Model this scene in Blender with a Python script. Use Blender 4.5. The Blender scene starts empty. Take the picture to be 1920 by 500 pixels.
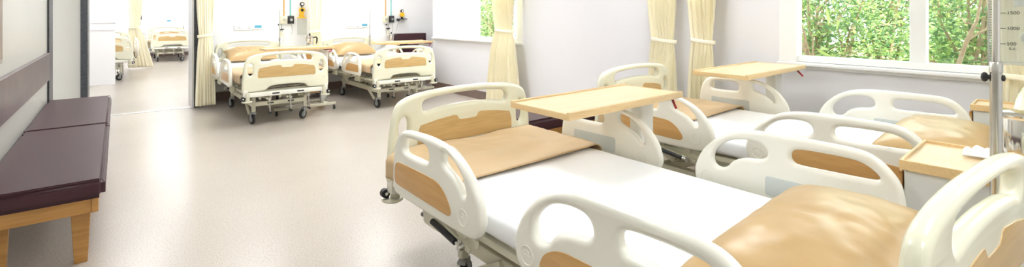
import bpy, bmesh, math, random
from mathutils import Vector, Matrix, noise
random.seed(7)
C = bpy.context.scene.collection
PI = math.pi

# ---------------------------------------------------------------- camera, world, exposure
cam_d = bpy.data.cameras.new('camera'); cam = bpy.data.objects.new('camera', cam_d); C.objects.link(cam)
cam.location = (0, 0, 1.3)
cam.rotation_euler = (PI/2, 0, -math.atan(740/886))
cam_d.sensor_width = 36; cam_d.sensor_fit = 'HORIZONTAL'
cam_d.lens = 36*886/1920
cam_d.shift_y = -222/1920
cam_d.clip_start = 0.02; cam_d.clip_end = 200
bpy.context.scene.camera = cam
vs = bpy.context.scene.view_settings
vs.view_transform = 'Standard'; vs.look = 'None'; vs.gamma = 1; vs.use_curve_mapping = False
vs.exposure = 1.0
W = bpy.data.worlds.new('sky'); bpy.context.scene.world = W; W.use_nodes = True
bg = W.node_tree.nodes['Background']; bg.inputs[0].default_value = (0.93, 0.97, 1.0, 1); bg.inputs[1].default_value = 3.0
LAMP = 15.0           # emission of the ceiling panels
SUN = 9.0
sd = bpy.data.lights.new('sun', 'SUN'); sd.energy = SUN; sd.angle = 0.03; sd.color = (1, .96, .88)
so = bpy.data.objects.new('sun', sd); C.objects.link(so); so.location = (12, 6, 14)
so.rotation_euler = (math.radians(25), math.radians(-20), 0)     # high sun, from behind the building onto the shrubs
bpy.context.scene.cycles.max_bounces = 10
bpy.context.scene.cycles.diffuse_bounces = 6

# ---------------------------------------------------------------- materials
def mat(name, col, rough=.5, metal=0, spec=.5, bump=0, bscale=200, var=0, vscale=8, coat=0, trans=0, stretch=None, sheen=0):
    m = bpy.data.materials.new(name); m.use_nodes = True
    nt = m.node_tree; n = nt.nodes; L = nt.links; b = n['Principled BSDF']
    b.inputs['Base Color'].default_value = (*col, 1); b.inputs['Roughness'].default_value = rough
    b.inputs['Metallic'].default_value = metal; b.inputs['Specular IOR Level'].default_value = spec
    b.inputs['Coat Weight'].default_value = coat; b.inputs['Sheen Weight'].default_value = sheen
    tc = n.new('ShaderNodeTexCoord'); mp = n.new('ShaderNodeMapping'); L.new(tc.outputs['Object'], mp.inputs[0])
    if stretch: mp.inputs['Scale'].default_value = stretch
    if var:
        t = n.new('ShaderNodeTexNoise'); t.inputs['Scale'].default_value = vscale; t.inputs['Detail'].default_value = 6
        L.new(mp.outputs[0], t.inputs[0])
        r = n.new('ShaderNodeValToRGB'); L.new(t.outputs[0], r.inputs[0])
        r.color_ramp.elements[0].position = .3; r.color_ramp.elements[1].position = .7
        r.color_ramp.elements[0].color = (*[c*(1-var) for c in col], 1); r.color_ramp.elements[1].color = (*[min(1, c*(1+var)) for c in col], 1)
        L.new(r.outputs[0], b.inputs['Base Color'])
    if bump:
        t = n.new('ShaderNodeTexNoise'); t.inputs['Scale'].default_value = bscale; t.inputs['Detail'].default_value = 4
        L.new(mp.outputs[0], t.inputs[0])
        bp = n.new('ShaderNodeBump'); bp.inputs['Strength'].default_value = bump; bp.inputs['Distance'].default_value = .004
        L.new(t.outputs[0], bp.inputs['Height']); L.new(bp.outputs[0], b.inputs['Normal'])
    if trans:
        tl = n.new('ShaderNodeBsdfTranslucent'); tl.inputs[0].default_value = (*col, 1)
        mx = n.new('ShaderNodeMixShader'); mx.inputs[0].default_value = trans
        L.new(b.outputs[0], mx.inputs[1]); L.new(tl.outputs[0], mx.inputs[2]); L.new(mx.outputs[0], n['Material Output'].inputs[0])
    return m
def emis(name, col, s):
    m = bpy.data.materials.new(name); m.use_nodes = True; b = m.node_tree.nodes['Principled BSDF']
    b.inputs['Base Color'].default_value = (.8, .8, .8, 1); b.inputs['Emission Color'].default_value = (*col, 1); b.inputs['Emission Strength'].default_value = s
    return m
def clear(name, col=(1, 1, 1), gloss=.06, milk=0, milkcol=(1, 1, 1)):
    m = bpy.data.materials.new(name); m.use_nodes = True; nt = m.node_tree; n = nt.nodes; L = nt.links
    n.remove(n['Principled BSDF'])
    t = n.new('ShaderNodeBsdfTransparent'); t.inputs[0].default_value = (*col, 1)
    g = n.new('ShaderNodeBsdfGlossy'); g.inputs['Roughness'].default_value = .03
    mx = n.new('ShaderNodeMixShader'); mx.inputs[0].default_value = gloss; L.new(t.outputs[0], mx.inputs[1]); L.new(g.outputs[0], mx.inputs[2])
    out = mx
    if milk:
        d = n.new('ShaderNodeBsdfDiffuse'); d.inputs[0].default_value = (*milkcol, 1)
        m2 = n.new('ShaderNodeMixShader'); m2.inputs[0].default_value = milk; L.new(mx.outputs[0], m2.inputs[1]); L.new(d.outputs[0], m2.inputs[2]); out = m2
    L.new(out.outputs[0], n['Material Output'].inputs[0]); return m
def wood(name, a, b_, rough=.4, scale=(1, 12, 12), coat=0):
    m = bpy.data.materials.new(name); m.use_nodes = True; nt = m.node_tree; n = nt.nodes; L = nt.links; b = n['Principled BSDF']
    tc = n.new('ShaderNodeTexCoord'); mp = n.new('ShaderNodeMapping'); mp.inputs['Scale'].default_value = scale; L.new(tc.outputs['Object'], mp.inputs[0])
    t = n.new('ShaderNodeTexNoise'); t.inputs['Scale'].default_value = 5; t.inputs['Detail'].default_value = 8; t.inputs['Distortion'].default_value = .6
    L.new(mp.outputs[0], t.inputs[0]); r = n.new('ShaderNodeValToRGB'); L.new(t.outputs[0], r.inputs[0])
    r.color_ramp.elements[0].position = .3; r.color_ramp.elements[1].position = .7
    r.color_ramp.elements[0].color = (*a, 1); r.color_ramp.elements[1].color = (*b_, 1); L.new(r.outputs[0], b.inputs['Base Color'])
    b.inputs['Roughness'].default_value = rough; b.inputs['Coat Weight'].default_value = coat
    return m
M = {}
M['wall'] = mat('wall_paint', (.80, .795, .83), .6, bump=.03, bscale=300)
M['wallwhite'] = mat('wall_white', (.88, .88, .88), .5, bump=.03, bscale=300)
M['panelgrey'] = mat('grey_laminate', (.50, .49, .45), .28, var=.02, vscale=3)
M['panelgrey2'] = mat('grey_partition', (.38, .37, .335), .4, var=.02, vscale=3)
M['ceiling'] = mat('ceiling_white', (.85, .85, .85), .8)
M['skirting'] = mat('brown_skirting', (.22, .155, .13), .5, var=.06, vscale=20)
M['trimwhite'] = mat('white_trim', (.88, .88, .88), .3)
M['darkframe'] = mat('dark_granite_frame', (.035, .037, .042), .35, var=.5, vscale=40)
M['boards'] = mat('board_cream_plastic', (.81, .80, .635), .22, spec=.5, coat=.2)
M['rails'] = mat('rail_white_plastic', (.86, .85, .77), .25, coat=.15)
M['frame'] = mat('cream_powder_coat', (.66, .64, .51), .4)
M['insert'] = wood('tan_wood_panel', (.56, .315, .105), (.64, .385, .145), .35, (1, 1, 9), .2)
M['boardins'] = wood('board_wood_panel', (.54, .355, .14), (.64, .44, .19), .35, (1, 6, 9), .2)
M['label'] = mat('pale_blue_label', (.60, .64, .62), .3)
M['sheet'] = mat('white_sheet', (.88, .90, .93), .8, bump=.15, bscale=40)
M['tan'] = mat('tan_fabric', (.56, .40, .215), .6, bump=.25, bscale=25, var=.04, vscale=3, sheen=.2)
M['pillow'] = mat('tan_vinyl', (.50, .34, .16), .33, bump=.3, bscale=14, var=.05, vscale=4)
M['tray'] = wood('beech_laminate', (.78, .585, .345), (.85, .67, .44), .35, (1.5, 14, 14), .1)
M['trayedge'] = wood('beech_edging', (.68, .48, .24), (.76, .56, .30), .4, (3, 20, 20))
M['oak'] = wood('oak_wood', (.42, .20, .05), (.55, .29, .085), .35, (1, 10, 10), .2)
M['maroon'] = mat('maroon_vinyl', (.052, .017, .023), .40, bump=.12, bscale=500, spec=.35)
M['bumper'] = wood('brown_gloss_laminate', (.055, .030, .034), (.10, .056, .058), .30, (30, 1.2, 1.2), 0)
M['steel'] = mat('brushed_steel', (.62, .61, .58), .25, metal=1, var=.05, vscale=30)
M['chrome'] = mat('chrome', (.75, .73, .70), .08, metal=1)
M['bright'] = mat('aluminium', (.65, .66, .68), .35, metal=1)
M['black'] = mat('black_rubber', (.02, .02, .022), .5)
M['wheelgrey'] = mat('grey_wheel', (.30, .31, .31), .4)
M['red'] = mat('red_plastic', (.42, .012, .03), .3)
M['orange'] = mat('orange_pipe', (.62, .34, .10), .4)
M['teal'] = mat('teal_pipe', (.22, .55, .55), .4)
M['yellow'] = mat('yellow_plastic', (.85, .50, .02), .35)
M['copper'] = mat('copper_brown', (.36, .17, .10), .45, var=.2, vscale=30)
M['creambox'] = mat('cream_box', (.78, .74, .55), .4)
M['paper'] = mat('white_paper', (.88, .88, .88), .7)
M['column'] = mat('white_column', (.82, .815, .765), .3)
M['cabinet'] = mat('cabinet_grey_white', (.70, .71, .70), .35)
M['screen'] = mat('blue_screen', (.12, .42, .60), .2)
M['curtain'] = mat('cream_curtain', (.96, .905, .70), .8, bump=.06, bscale=120, trans=.12)
M['curtaintie'] = mat('cream_curtain_tie', (.95, .90, .72), .75)
M['glass'] = clear('window_glass', (.97, 1, .985), .05)
M['frosted'] = mat('frosted_pane', (.86, .88, .90), .4, trans=.5)
M['jar'] = clear('clear_plastic', (.93, .94, .92), .06, .16, (.85, .85, .82))
M['ink'] = mat('black_ink', (.02, .02, .02), .6)
M['bark'] = mat('bark', (.42, .30, .20), .8, var=.2, vscale=20)
M['earth'] = mat('garden_soil', (.16, .20, .08), .9, var=.3, vscale=4)
M['lamp'] = emis('lamp_diffuser', (.965, .985, 1), LAMP)
M['metalwhite'] = mat('white_metal', (.8, .8, .8), .4)
M['picture'] = mat('brown_picture', (.22, .16, .12), .4, var=.3, vscale=12)

def leaf_mat(name, col):
    m = mat(name, col, .45, var=.35, vscale=3, trans=.45); return m
M['leafA'] = leaf_mat('leaf_light', (.31, .45, .18)); M['leafB'] = leaf_mat('leaf_dark', (.15, .27, .11)); M['leafC'] = leaf_mat('leaf_yellow', (.48, .60, .20))

def floor_mat():
    m = bpy.data.materials.new('speckled_vinyl'); m.use_nodes = True; nt = m.node_tree; n = nt.nodes; L = nt.links; b = n['Principled BSDF']
    tc = n.new('ShaderNodeTexCoord')
    a = n.new('ShaderNodeTexNoise'); a.inputs['Scale'].default_value = 160; a.inputs['Detail'].default_value = 3; L.new(tc.outputs['Object'], a.inputs[0])
    r = n.new('ShaderNodeValToRGB'); L.new(a.outputs[0], r.inputs[0]); e = r.color_ramp.elements
    e[0].position = .30; e[0].color = (.31, .245, .19, 1); e[1].position = .44; e[1].color = (.51, .455, .405, 1)
    x = r.color_ramp.elements.new(.72); x.color = (.565, .515, .47, 1)
    a2 = n.new('ShaderNodeTexNoise'); a2.inputs['Scale'].default_value = 1.2; a2.inputs['Detail'].default_value = 4; L.new(tc.outputs['Object'], a2.inputs[0])
    mx = n.new('ShaderNodeMix'); mx.data_type = 'RGBA'; mx.blend_type = 'MULTIPLY'; mx.inputs[0].default_value = .12
    L.new(r.outputs[0], mx.inputs[6]); L.new(a2.outputs[0], mx.inputs[7]); L.new(mx.outputs[2], b.inputs['Base Color'])
    b.inputs['Roughness'].default_value = .27; b.inputs['Specular IOR Level'].default_value = .55
    bp = n.new('ShaderNodeBump'); bp.inputs['Strength'].default_value = .08; bp.inputs['Distance'].default_value = .002
    a3 = n.new('ShaderNodeTexNoise'); a3.inputs['Scale'].default_value = 25; L.new(tc.outputs['Object'], a3.inputs[0]); L.new(a3.outputs[0], bp.inputs['Height']); L.new(bp.outputs[0], b.inputs['Normal'])
    return m
M['floor'] = floor_mat()

# ---------------------------------------------------------------- mesh helpers
class MB:
    def __init__(s): s.bm = bmesh.new()
    def box(s, x0, x1, y0, y1, z0, z1, bev=0, seg=2, mtx=None):
        t = bmesh.new(); bmesh.ops.create_cube(t, size=1)
        for v in t.verts: v.co = Vector(((x0+x1)/2+v.co.x*(x1-x0), (y0+y1)/2+v.co.y*(y1-y0), (z0+z1)/2+v.co.z*(z1-z0)))
        if bev: bmesh.ops.bevel(t, geom=list(t.edges), offset=bev, segments=seg, profile=.5, affect='EDGES')
        return s.add(t, mtx)
    def bar(s, p, q, w, h, bev=0.003, up=(0, 0, 1)):
        p = Vector(p); q = Vector(q); d = q-p; L = d.length; z = d.normalized(); u = Vector(up)
        if abs(z.dot(u)) > .98: u = Vector((0, 1, 0))
        x = u.cross(z).normalized(); y = z.cross(x)
        m = Matrix((x, y, z)).transposed().to_4x4(); m.translation = p
        return s.box(-w/2, w/2, -h/2, h/2, 0, L, bev, 1, m)
    def cyl(s, p, q, r, r2=None, n=16, bev=0):
        p = Vector(p); q = Vector(q); d = q-p; t = bmesh.new()
        bmesh.ops.create_cone(t, cap_ends=True, segments=n, radius1=r, radius2=r if r2 is None else r2, depth=d.length)
        if bev:
            es = [e for e in t.edges if abs(e.verts[0].co.z-e.verts[1].co.z) < 1e-6]
            bmesh.ops.bevel(t, geom=es, offset=bev, segments=2, affect='EDGES')
        m = d.to_track_quat('Z', 'Y').to_matrix().to_4x4(); m.translation = (p+q)/2
        return s.add(t, m)
    def tube(s, pts, r, n=10):
        P = [Vector(p) for p in pts]; t = bmesh.new(); rings = []
        a = None
        for i, p in enumerate(P):
            d = (P[min(i+1, len(P)-1)]-P[max(i-1, 0)]).normalized()
            if a is None: a = d.orthogonal().normalized()
            a = (a-d*a.dot(d)).normalized(); b = d.cross(a)
            rr = r[i] if isinstance(r, (list, tuple)) else r
            rings.append([t.verts.new(p+(a*math.cos(2*PI*k/n)+b*math.sin(2*PI*k/n))*rr) for k in range(n)])
        for i in range(len(rings)-1):
            for k in range(n): t.faces.new((rings[i][k], rings[i][(k+1) % n], rings[i+1][(k+1) % n], rings[i+1][k]))
        t.faces.new(list(reversed(rings[0]))); t.faces.new(rings[-1])
        return s.add(t)
    def lathe(s, prof, n=24, cx=0, cy=0):
        t = bmesh.new(); rings = []
        for r, z in prof:
            rings.append([t.verts.new((cx+max(r, 1e-4)*math.cos(2*PI*k/n), cy+max(r, 1e-4)*math.sin(2*PI*k/n), z)) for k in range(n)])
        for i in range(len(rings)-1):
            for k in range(n): t.faces.new((rings[i][k], rings[i][(k+1) % n], rings[i+1][(k+1) % n], rings[i+1][k]))
        t.faces.new(list(reversed(rings[0]))); t.faces.new(rings[-1])
        return s.add(t)
    def sphere(s, c, r, sc=(1, 1, 1)):
        t = bmesh.new(); bmesh.ops.create_uvsphere(t, u_segments=16, v_segments=10, radius=r)
        return s.add(t, Matrix.Translation(c) @ Matrix.Diagonal((*sc, 1)))
    def grid(s, fn, nu, nv, closed_u=False):
        t = bmesh.new(); V = [[t.verts.new(fn(i/nu, j/nv)) for j in range(nv+1)] for i in range(nu+(0 if closed_u else 1))]
        m = len(V)
        for i in range(nu):
            for j in range(nv): t.faces.new((V[i][j], V[(i+1) % m][j], V[(i+1) % m][j+1], V[i][j+1]))
        return s.add(t)
    def add(s, t, mtx=None):
        if mtx is not None: bmesh.ops.transform(t, matrix=mtx, verts=t.verts)
        me = bpy.data.meshes.new('tmp'); t.to_mesh(me); t.free(); s.bm.from_mesh(me); bpy.data.meshes.remove(me); return s
    def build(s, name, m, parent=None, smooth=True, solid=0, subd=0):
        me = bpy.data.meshes.new(name); bmesh.ops.recalc_face_normals(s.bm, faces=s.bm.faces); s.bm.to_mesh(me); s.bm.free()
        me.materials.append(m)
        return link(name, me, parent, smooth, solid, subd)
def link(name, me, parent=None, smooth=True, solid=0, subd=0):
    o = bpy.data.objects.new(name, me); C.objects.link(o)
    if parent: o.parent = parent
    if smooth:
        me.shade_smooth()
        try: me.set_sharp_from_angle(angle=math.radians(38))
        except Exception: pass
    if solid:
        md = o.modifiers.new('thickness', 'SOLIDIFY'); md.thickness = solid; md.offset = 0
    if subd:
        md = o.modifiers.new('smooth', 'SUBSURF'); md.levels = subd; md.render_levels = subd
    return o
def tag(o, label=None, cat=None, group=None, kind=None):
    if label: o['label'] = label
    if cat: o['category'] = cat
    if group: o['group'] = group
    if kind: o['kind'] = kind
    return o
def empty(name, loc=(0, 0, 0), rz=0):
    o = bpy.data.objects.new(name, None); C.objects.link(o); o.location = loc; o.rotation_euler = (0, 0, rz); o.empty_display_size = .1; return o
def copy_tree(o, parent=None):
    c = o.copy(); C.objects.link(c); c.parent = parent
    for ch in [x for x in bpy.data.objects if x.parent == o]: copy_tree(ch, c)
    return c
def struct(o): o['kind'] = 'structure'; return o
def smooth_loop(P, k=4, tight=None):
    n = len(P); out = []
    for i in range(n):
        p0, p1, p2, p3 = [Vector(P[(i+j-1) % n]) for j in range(4)]
        for s in range(k):
            t = s/k
            out.append(tuple(.5*((2*p1)+(-p0+p2)*t+(2*p0-5*p1+4*p2-p3)*t*t+(-p0+3*p1-3*p2+p3)*t**3)))
    return out
def plate_mesh(loops, thick, bev, axis, res=4, centre=0, k=4, inset=None):
    """2D outlines (first outer, others holes) into a rounded slab. axis 'x': (a,b)->(y,z) ; 'y': (a,b)->(x,z) ; 'z'"""
    cu = bpy.data.curves.new('c', 'CURVE'); cu.dimensions = '2D'; cu.fill_mode = 'BOTH'
    for Lp in loops:
        pts = smooth_loop(Lp, k) if k > 1 else Lp
        sp = cu.splines.new('POLY'); sp.points.add(len(pts)-1)
        for i, p in enumerate(pts): sp.points[i].co = (p[0], p[1], 0, 1)
        sp.use_cyclic_u = True
    cu.extrude = max(thick/2-bev, 0.0005); cu.bevel_depth = bev; cu.bevel_resolution = res; cu.offset = -(bev if inset is None else inset)
    o = bpy.data.objects.new('c', cu); C.objects.link(o)
    dg = bpy.context.evaluated_depsgraph_get(); dg.update()
    me = bpy.data.meshes.new_from_object(o.evaluated_get(dg)); bpy.data.objects.remove(o); bpy.data.curves.remove(cu)
    for v in me.vertices:
        a, b, c = v.co
        v.co = (centre+c, a, b) if axis == 'x' else (a, centre+c, b) if axis == 'y' else (a, b, centre+c)
    bm = bmesh.new(); bm.from_mesh(me); bmesh.ops.remove_doubles(bm, verts=bm.verts, dist=.00005); bmesh.ops.recalc_face_normals(bm, faces=bm.faces); bm.to_mesh(me); bm.free()
    return me
def plate(name, loops, thick, bev, axis, m, parent=None, centre=0, k=4, res=4, inset=None):
    me = plate_mesh(loops, thick, bev, axis, res, centre, k, inset); me.materials.clear(); me.materials.append(m)
    o = bpy.data.objects.new(name, me); C.objects.link(o); o.parent = parent
    me.shade_smooth(); me.set_sharp_from_angle(angle=math.radians(50))
    return o
def text_mesh(txt, size, m, name, parent, mtx, depth=.0006):
    cu = bpy.data.curves.new('t', 'FONT'); cu.body = txt; cu.size = size; cu.extrude = depth; cu.align_x = 'LEFT'; cu.align_y = 'CENTER'
    o = bpy.data.objects.new('t', cu); C.objects.link(o); dg = bpy.context.evaluated_depsgraph_get(); dg.update()
    me = bpy.data.meshes.new_from_object(o.evaluated_get(dg)); bpy.data.objects.remove(o); bpy.data.curves.remove(cu)
    me.transform(mtx); me.materials.clear(); me.materials.append(m)
    r = bpy.data.objects.new(name, me); C.objects.link(r); r.parent = parent; return r

# ---------------------------------------------------------------- the room
WX = 4.30      # window wall
BY = 8.38      # back wall of the ward
HC = 2.85
def sbox(name, m, *a, **k): return struct(MB().box(*a, **k).build(name, m, smooth=False))
sbox('floor', M['floor'], -2.6, 5.1, -2.6, 18.7, -.1, 0)
sbox('ceiling', M['ceiling'], -2.6, 5.1, -2.6, 18.7, HC, HC+.1)
sbox('wall_left', M['panelgrey'], -.73, -.53, -2.6, 6.5, 0, HC)
sbox('wall_left_corridor', M['wallwhite'], -2.6, -2.5, 6.5, 18.6, 0, HC)
sbox('wall_front', M['wallwhite'], -2.6, 5.1, -2.7, -2.6, 0, HC)
sbox('trim_1', M['darkframe'], -.74, -.515, 6.5, 6.84, 0, HC)
# cross wall with the opening to the far ward
sbox('wall_partition_left', M['panelgrey2'], -2.6, -.35, 7.93, 8.38, 0, HC)
sbox('trim_2', M['darkframe'], -.35, -.283, 7.90, 8.38, 0, HC)
sbox('trim_3', M['darkframe'], .822, .885, 7.92, 8.38, 0, HC)
sbox('trim_4', M['bright'], .802, .822, 7.91, 8.38, 0, HC)
sbox('trim_5', M['bright'], -.283, .802, 7.98, 8.06, 0, .004)
sbox('wall_back', M['wallwhite'], .885, 5.1, BY, BY+.12, 0, HC)
sbox('baseboard_back', M['skirting'], .885, 4.95, BY-.012, BY, 0, .13)
sbox('wall_far', M['wallwhite'], -2.6, 5.1, 18.55, 18.7, 0, HC)
sbox('baseboard_far', M['skirting'], -2.6, 5.0, 18.53, 18.55, 0, .11)
sbox('wall_far_right', M['wallwhite'], 2.9, 3.0, BY+.12, 18.55, 0, HC)
wp = sbox('wall_cross', M['trimwhite'], -2.6, -.03, 11.62, 11.75, 0, HC)
for i, z in enumerate((1.015, 1.15)): sbox('trim_%d' % (6+i), M['wall'], -2.4, -.03, 11.605, 11.62, z, z+.018)

def wall_with_hole(name, x0, x1, y0, y1, holes):
    mb = MB(); ys = y0
    for (a, b, z0, z1) in sorted(holes):
        mb.box(x0, x1, ys, a, 0, HC); mb.box(x0, x1, a, b, 0, z0); mb.box(x0, x1, a, b, z1, HC); ys = b
    mb.box(x0, x1, ys, y1, 0, HC)
    return struct(mb.build(name, M['wall'], smooth=False))
W1 = (-.95, 1.55, .915, 2.35); W2 = (4.95, 7.22, .915, 2.35)
wall_with_hole('wall_right', WX, WX+.22, -2.6, 7.34, [W1, W2])
sbox('wall_right_recess', M['wall'], 4.95, 5.05, 7.34, BY, 0, HC)
sbox('wall_right_return', M['wall'], WX+.22, 5.05, 7.24, 7.34, 0, HC)
sbox('baseboard_right', M['skirting'], WX-.012, WX, -2.5, 7.34, 0, .13)
def window(n, w, panes, frosted=()):
    y0, y1, z0, z1 = w
    r = empty('window_%d' % n, (WX, (y0+y1)/2, z0)); struct(r)
    def P(name, m, *a, bev=.004):
        a = (a[0]-WX, a[1]-WX, a[2]-(y0+y1)/2, a[3]-(y0+y1)/2, a[4]-z0, a[5]-z0)
        return MB().box(*a, bev=bev, seg=1).build(name, m, r, smooth=False)
    f = MB()
    def fb(a, b, c, d, e, g): f.box(a-WX, b-WX, c-(y0+y1)/2, d-(y0+y1)/2, e-z0, g-z0, .004, 1)
    fb(WX-.025, WX+.1, y0-.06, y0+.07, z0-.0, z1+.06); fb(WX-.025, WX+.1, y1-.07, y1+.06, z0-.0, z1+.06)
    fb(WX-.02, WX+.1, y0+.07, y1-.07, z1-.05, z1+.06); fb(WX+.0, WX+.1, y0+.07, y1-.07, z0, z0+.05)
    es = [a for a, b in panes]+[panes[-1][1]]
    for i in range(1, len(panes)):
        fb(WX+.01, WX+.09, panes[i-1][1], panes[i][0], z0+.04, z1-.04)
    f.build('window_frame', M['trimwhite'], r, smooth=False)
    s = MB(); s.box(-.06, .02, y0-.07-(y0+y1)/2, y1+.07-(y0+y1)/2, -.028, 0, .008, 2); s.box(-.025, .02, y0-.06-(y0+y1)/2, y1+.06-(y0+y1)/2, -.05, -.028, .004, 1)
    s.build('window_sill', M['trimwhite'], r, smooth=False)
    for i, (a, b) in enumerate(panes):
        P('pane', M['frosted'] if i in frosted else M['glass'], WX+.05, WX+.056, a, b, z0+.05, z1-.05, bev=0)
window(1, W1, [(-.83, -.18), (-.08, .673), (.765, 1.437)])
window(2, W2, [(5.05, 6.03), (6.17, 6.97)], frosted=(1,))

# wall bumper panel (reflective brown board) on the left wall
tag(MB().box(-.53, -.505, -1.2, 6.4, .667, .933, .004, 1).build('wall_bumper', M['bumper']), 'glossy brown bumper board running along the grey left wall above the bench', 'wall panel')
o = empty('picture', (-.53, 3.78, 1.02)); tag(o, 'brown framed picture on the grey wall, cut by the left edge', 'picture')
MB().box(0, .02, -.40, .21, 0, .7, .003, 1).build('picture_frame', M['steel'], o, False); MB().box(.02, .024, -.36, .18, .03, .67).build('picture_print', M['picture'], o, False)

# ---------------------------------------------------------------- ceiling lamps
lamp0 = None
for (x, y) in [(2.0, -.5), (.5, 2.2), (3.3, 2.3), (.4, 5.0), (2.2, 5.0), (3.7, 5.4), (1.5, 7.4), (3.3, 7.4), (.3, 9.4), (-.9, 10.4), (1.5, 10.6), (-.9, 13.3), (1.2, 12.8), (.6, 15.2), (2.2, 15.4), (1.2, 17.3), (-1.2, 17), (.3, -1.2)]:  # some panels beyond the doorway are added to brighten far ward and cross wall
    if lamp0 is None:
        o = lamp0 = empty('ceiling_light', (x, y, HC))
        mb = MB(); mb.box(-.31, .31, -.31, -.285, -.04, 0); mb.box(-.31, .31, .285, .31, -.04, 0); mb.box(-.31, -.285, -.285, .285, -.04, 0); mb.box(.285, .31, -.285, .285, -.04, 0)
        mb.build('lamp_housing', M['metalwhite'], o, False); MB().box(-.285, .285, -.285, .285, -.03, -.01).build('diffuser', M['lamp'], o, False)
    else:
        o = copy_tree(lamp0); o.location = (x, y, HC)
    tag(o, 'unseen square white ceiling lamp panel above the ward', 'ceiling light', 'ceiling lamp panels')

# ---------------------------------------------------------------- hospital bed (head towards +y, floor z = 0)
def rr(x0, x1, z0, z1, r, n=4):
    out = []
    for cx, cz, a0 in ((x1-r, z1-r, 0), (x0+r, z1-r, 90), (x0+r, z0+r, 180), (x1-r, z0+r, 270)):
        for i in range(n+1):
            a = math.radians(a0+90*i/n); out.append((cx+r*math.cos(a), cz+r*math.sin(a)))
    return out
FOOT_OUT = [(-.815, .50), (-.83, .56), (-.82, .66), (-.80, .72), (-.76, .768), (-.70, .787), (-.60, .795), (-.50, .797), (-.40, .79), (-.30, .765), (-.22, .715), (-.165, .65), (-.14, .58), (-.145, .54), (-.17, .505), (-.22, .488), (-.35, .485), (-.5, .484), (-.65, .484), (-.78, .484)]
FOOT_H1 = [(-.728, .70), (-.728, .73), (-.715, .753), (-.69, .760), (-.62, .763), (-.55, .764), (-.515, .75), (-.503, .725), (-.51, .697), (-.54, .688), (-.62, .686), (-.70, .687)]
FOOT_H2 = [(-.40, .758), (-.402, .725), (-.375, .705), (-.32, .683), (-.28, .655), (-.255, .632), (-.236, .636), (-.24, .665), (-.26, .70), (-.30, .735), (-.34, .757), (-.38, .768)]
FOOT_INS = [(-.80, .575), (-.795, .615), (-.77, .634), (-.70, .638), (-.60, .640), (-.50, .641), (-.43, .636), (-.385, .616), (-.35, .585), (-.33, .553), (-.34, .534), (-.38, .530), (-.5, .532), (-.65, .534), (-.77, .536), (-.797, .546)]
HEAD_OUT = [(.045, .54), (.045, .60), (.075, .665), (.115, .712), (.17, .756), (.24, .788), (.33, .803), (.42, .806), (.55, .806), (.67, .803), (.73, .787), (.775, .748), (.805, .70), (.818, .62), (.813, .54), (.79, .50), (.74, .485), (.6, .484), (.45, .484), (.3, .484), (.14, .485), (.075, .50)]
HEAD_H1 = [(.128, .645), (.135, .68), (.165, .716), (.21, .745), (.27, .759), (.33, .758), (.36, .738), (.364, .705), (.335, .685), (.27, .675), (.222, .652), (.195, .622), (.165, .61), (.138, .618)]
HEAD_H2 = [(.452, .72), (.455, .745), (.48, .761), (.555, .766), (.63, .766), (.68, .762), (.715, .748), (.745, .722), (.742, .706), (.71, .700), (.60, .697), (.49, .696), (.462, .703)]
HEAD_INS = [(.165, .545), (.178, .58), (.205, .603), (.245, .620), (.30, .626), (.45, .627), (.60, .626), (.70, .623), (.745, .605), (.765, .57), (.755, .545), (.72, .536), (.6, .534), (.45, .533), (.3, .532), (.19, .532)]
def board_outline(zt, zb, hw):
    L = [(-hw+.015, zb), (-hw-.005, zb+.03), (-hw, zb+.14), (-hw+.01, zb+.26), (-hw+.035, zt-.09), (-hw+.075, zt-.045), (-hw+.17, zt-.018), (-.17, zt-.003), (0, zt)]
    R = [(-x, z) for x, z in reversed(L[:-1])]
    return L+R+[(.30, zb), (.235, zb+.012), (.20, zb+.045), (.12, zb+.058), (0, zb+.062), (-.12, zb+.058), (-.20, zb+.045), (-.235, zb+.012), (-.30, zb)]
def board(parent, name, y, zt, thick, bev, m):
    zb = zt-.455; hw = .482
    slot = [(-.285, zt-.105), (-.288, zt-.075), (-.262, zt-.055), (-.17, zt-.043), (0, zt-.036), (.17, zt-.043), (.262, zt-.055), (.288, zt-.075), (.285, zt-.105), (.262, zt-.118), (.17, zt-.104), (0, zt-.096), (-.17, zt-.104), (-.262, zt-.118)]
    side = [(-.422, zt-.245), (-.428, zt-.20), (-.418, zt-.145), (-.395, zt-.128), (-.375, zt-.145), (-.372, zt-.20), (-.376, zt-.25), (-.40, zt-.268)]
    side2 = [(-x, z) for x, z in side]
    b = plate(name, [board_outline(zt, zb, hw), slot, side, side2], thick, bev, 'y', m, parent, centre=y, k=3)
    ins = [(-.325, zt-.285), (-.322, zt-.225), (-.307, zt-.187), (-.21, zt-.170), (-.098, zt-.158), (-.075, zt-.162), (-.062, zt-.182), (-.05, zt-.188), (.05, zt-.188), (.062, zt-.182), (.075, zt-.162), (.098, zt-.158), (.21, zt-.170), (.307, zt-.187), (.322, zt-.225), (.325, zt-.285), (.312, zt-.298), (-.312, zt-.298)]
    plate('wood_panel', [ins], thick+.004, .001, 'y', M['boardins'], b, centre=y, k=1)
    # screw caps
    for sx in (-1, 1):
        c = MB(); c.cyl((sx*.43, y-thick/2-.003, zt-.34), (sx*.43, y+thick/2+.003, zt-.34), .011); c.build('screw_cap', M['creambox'], b)
    return b
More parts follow.
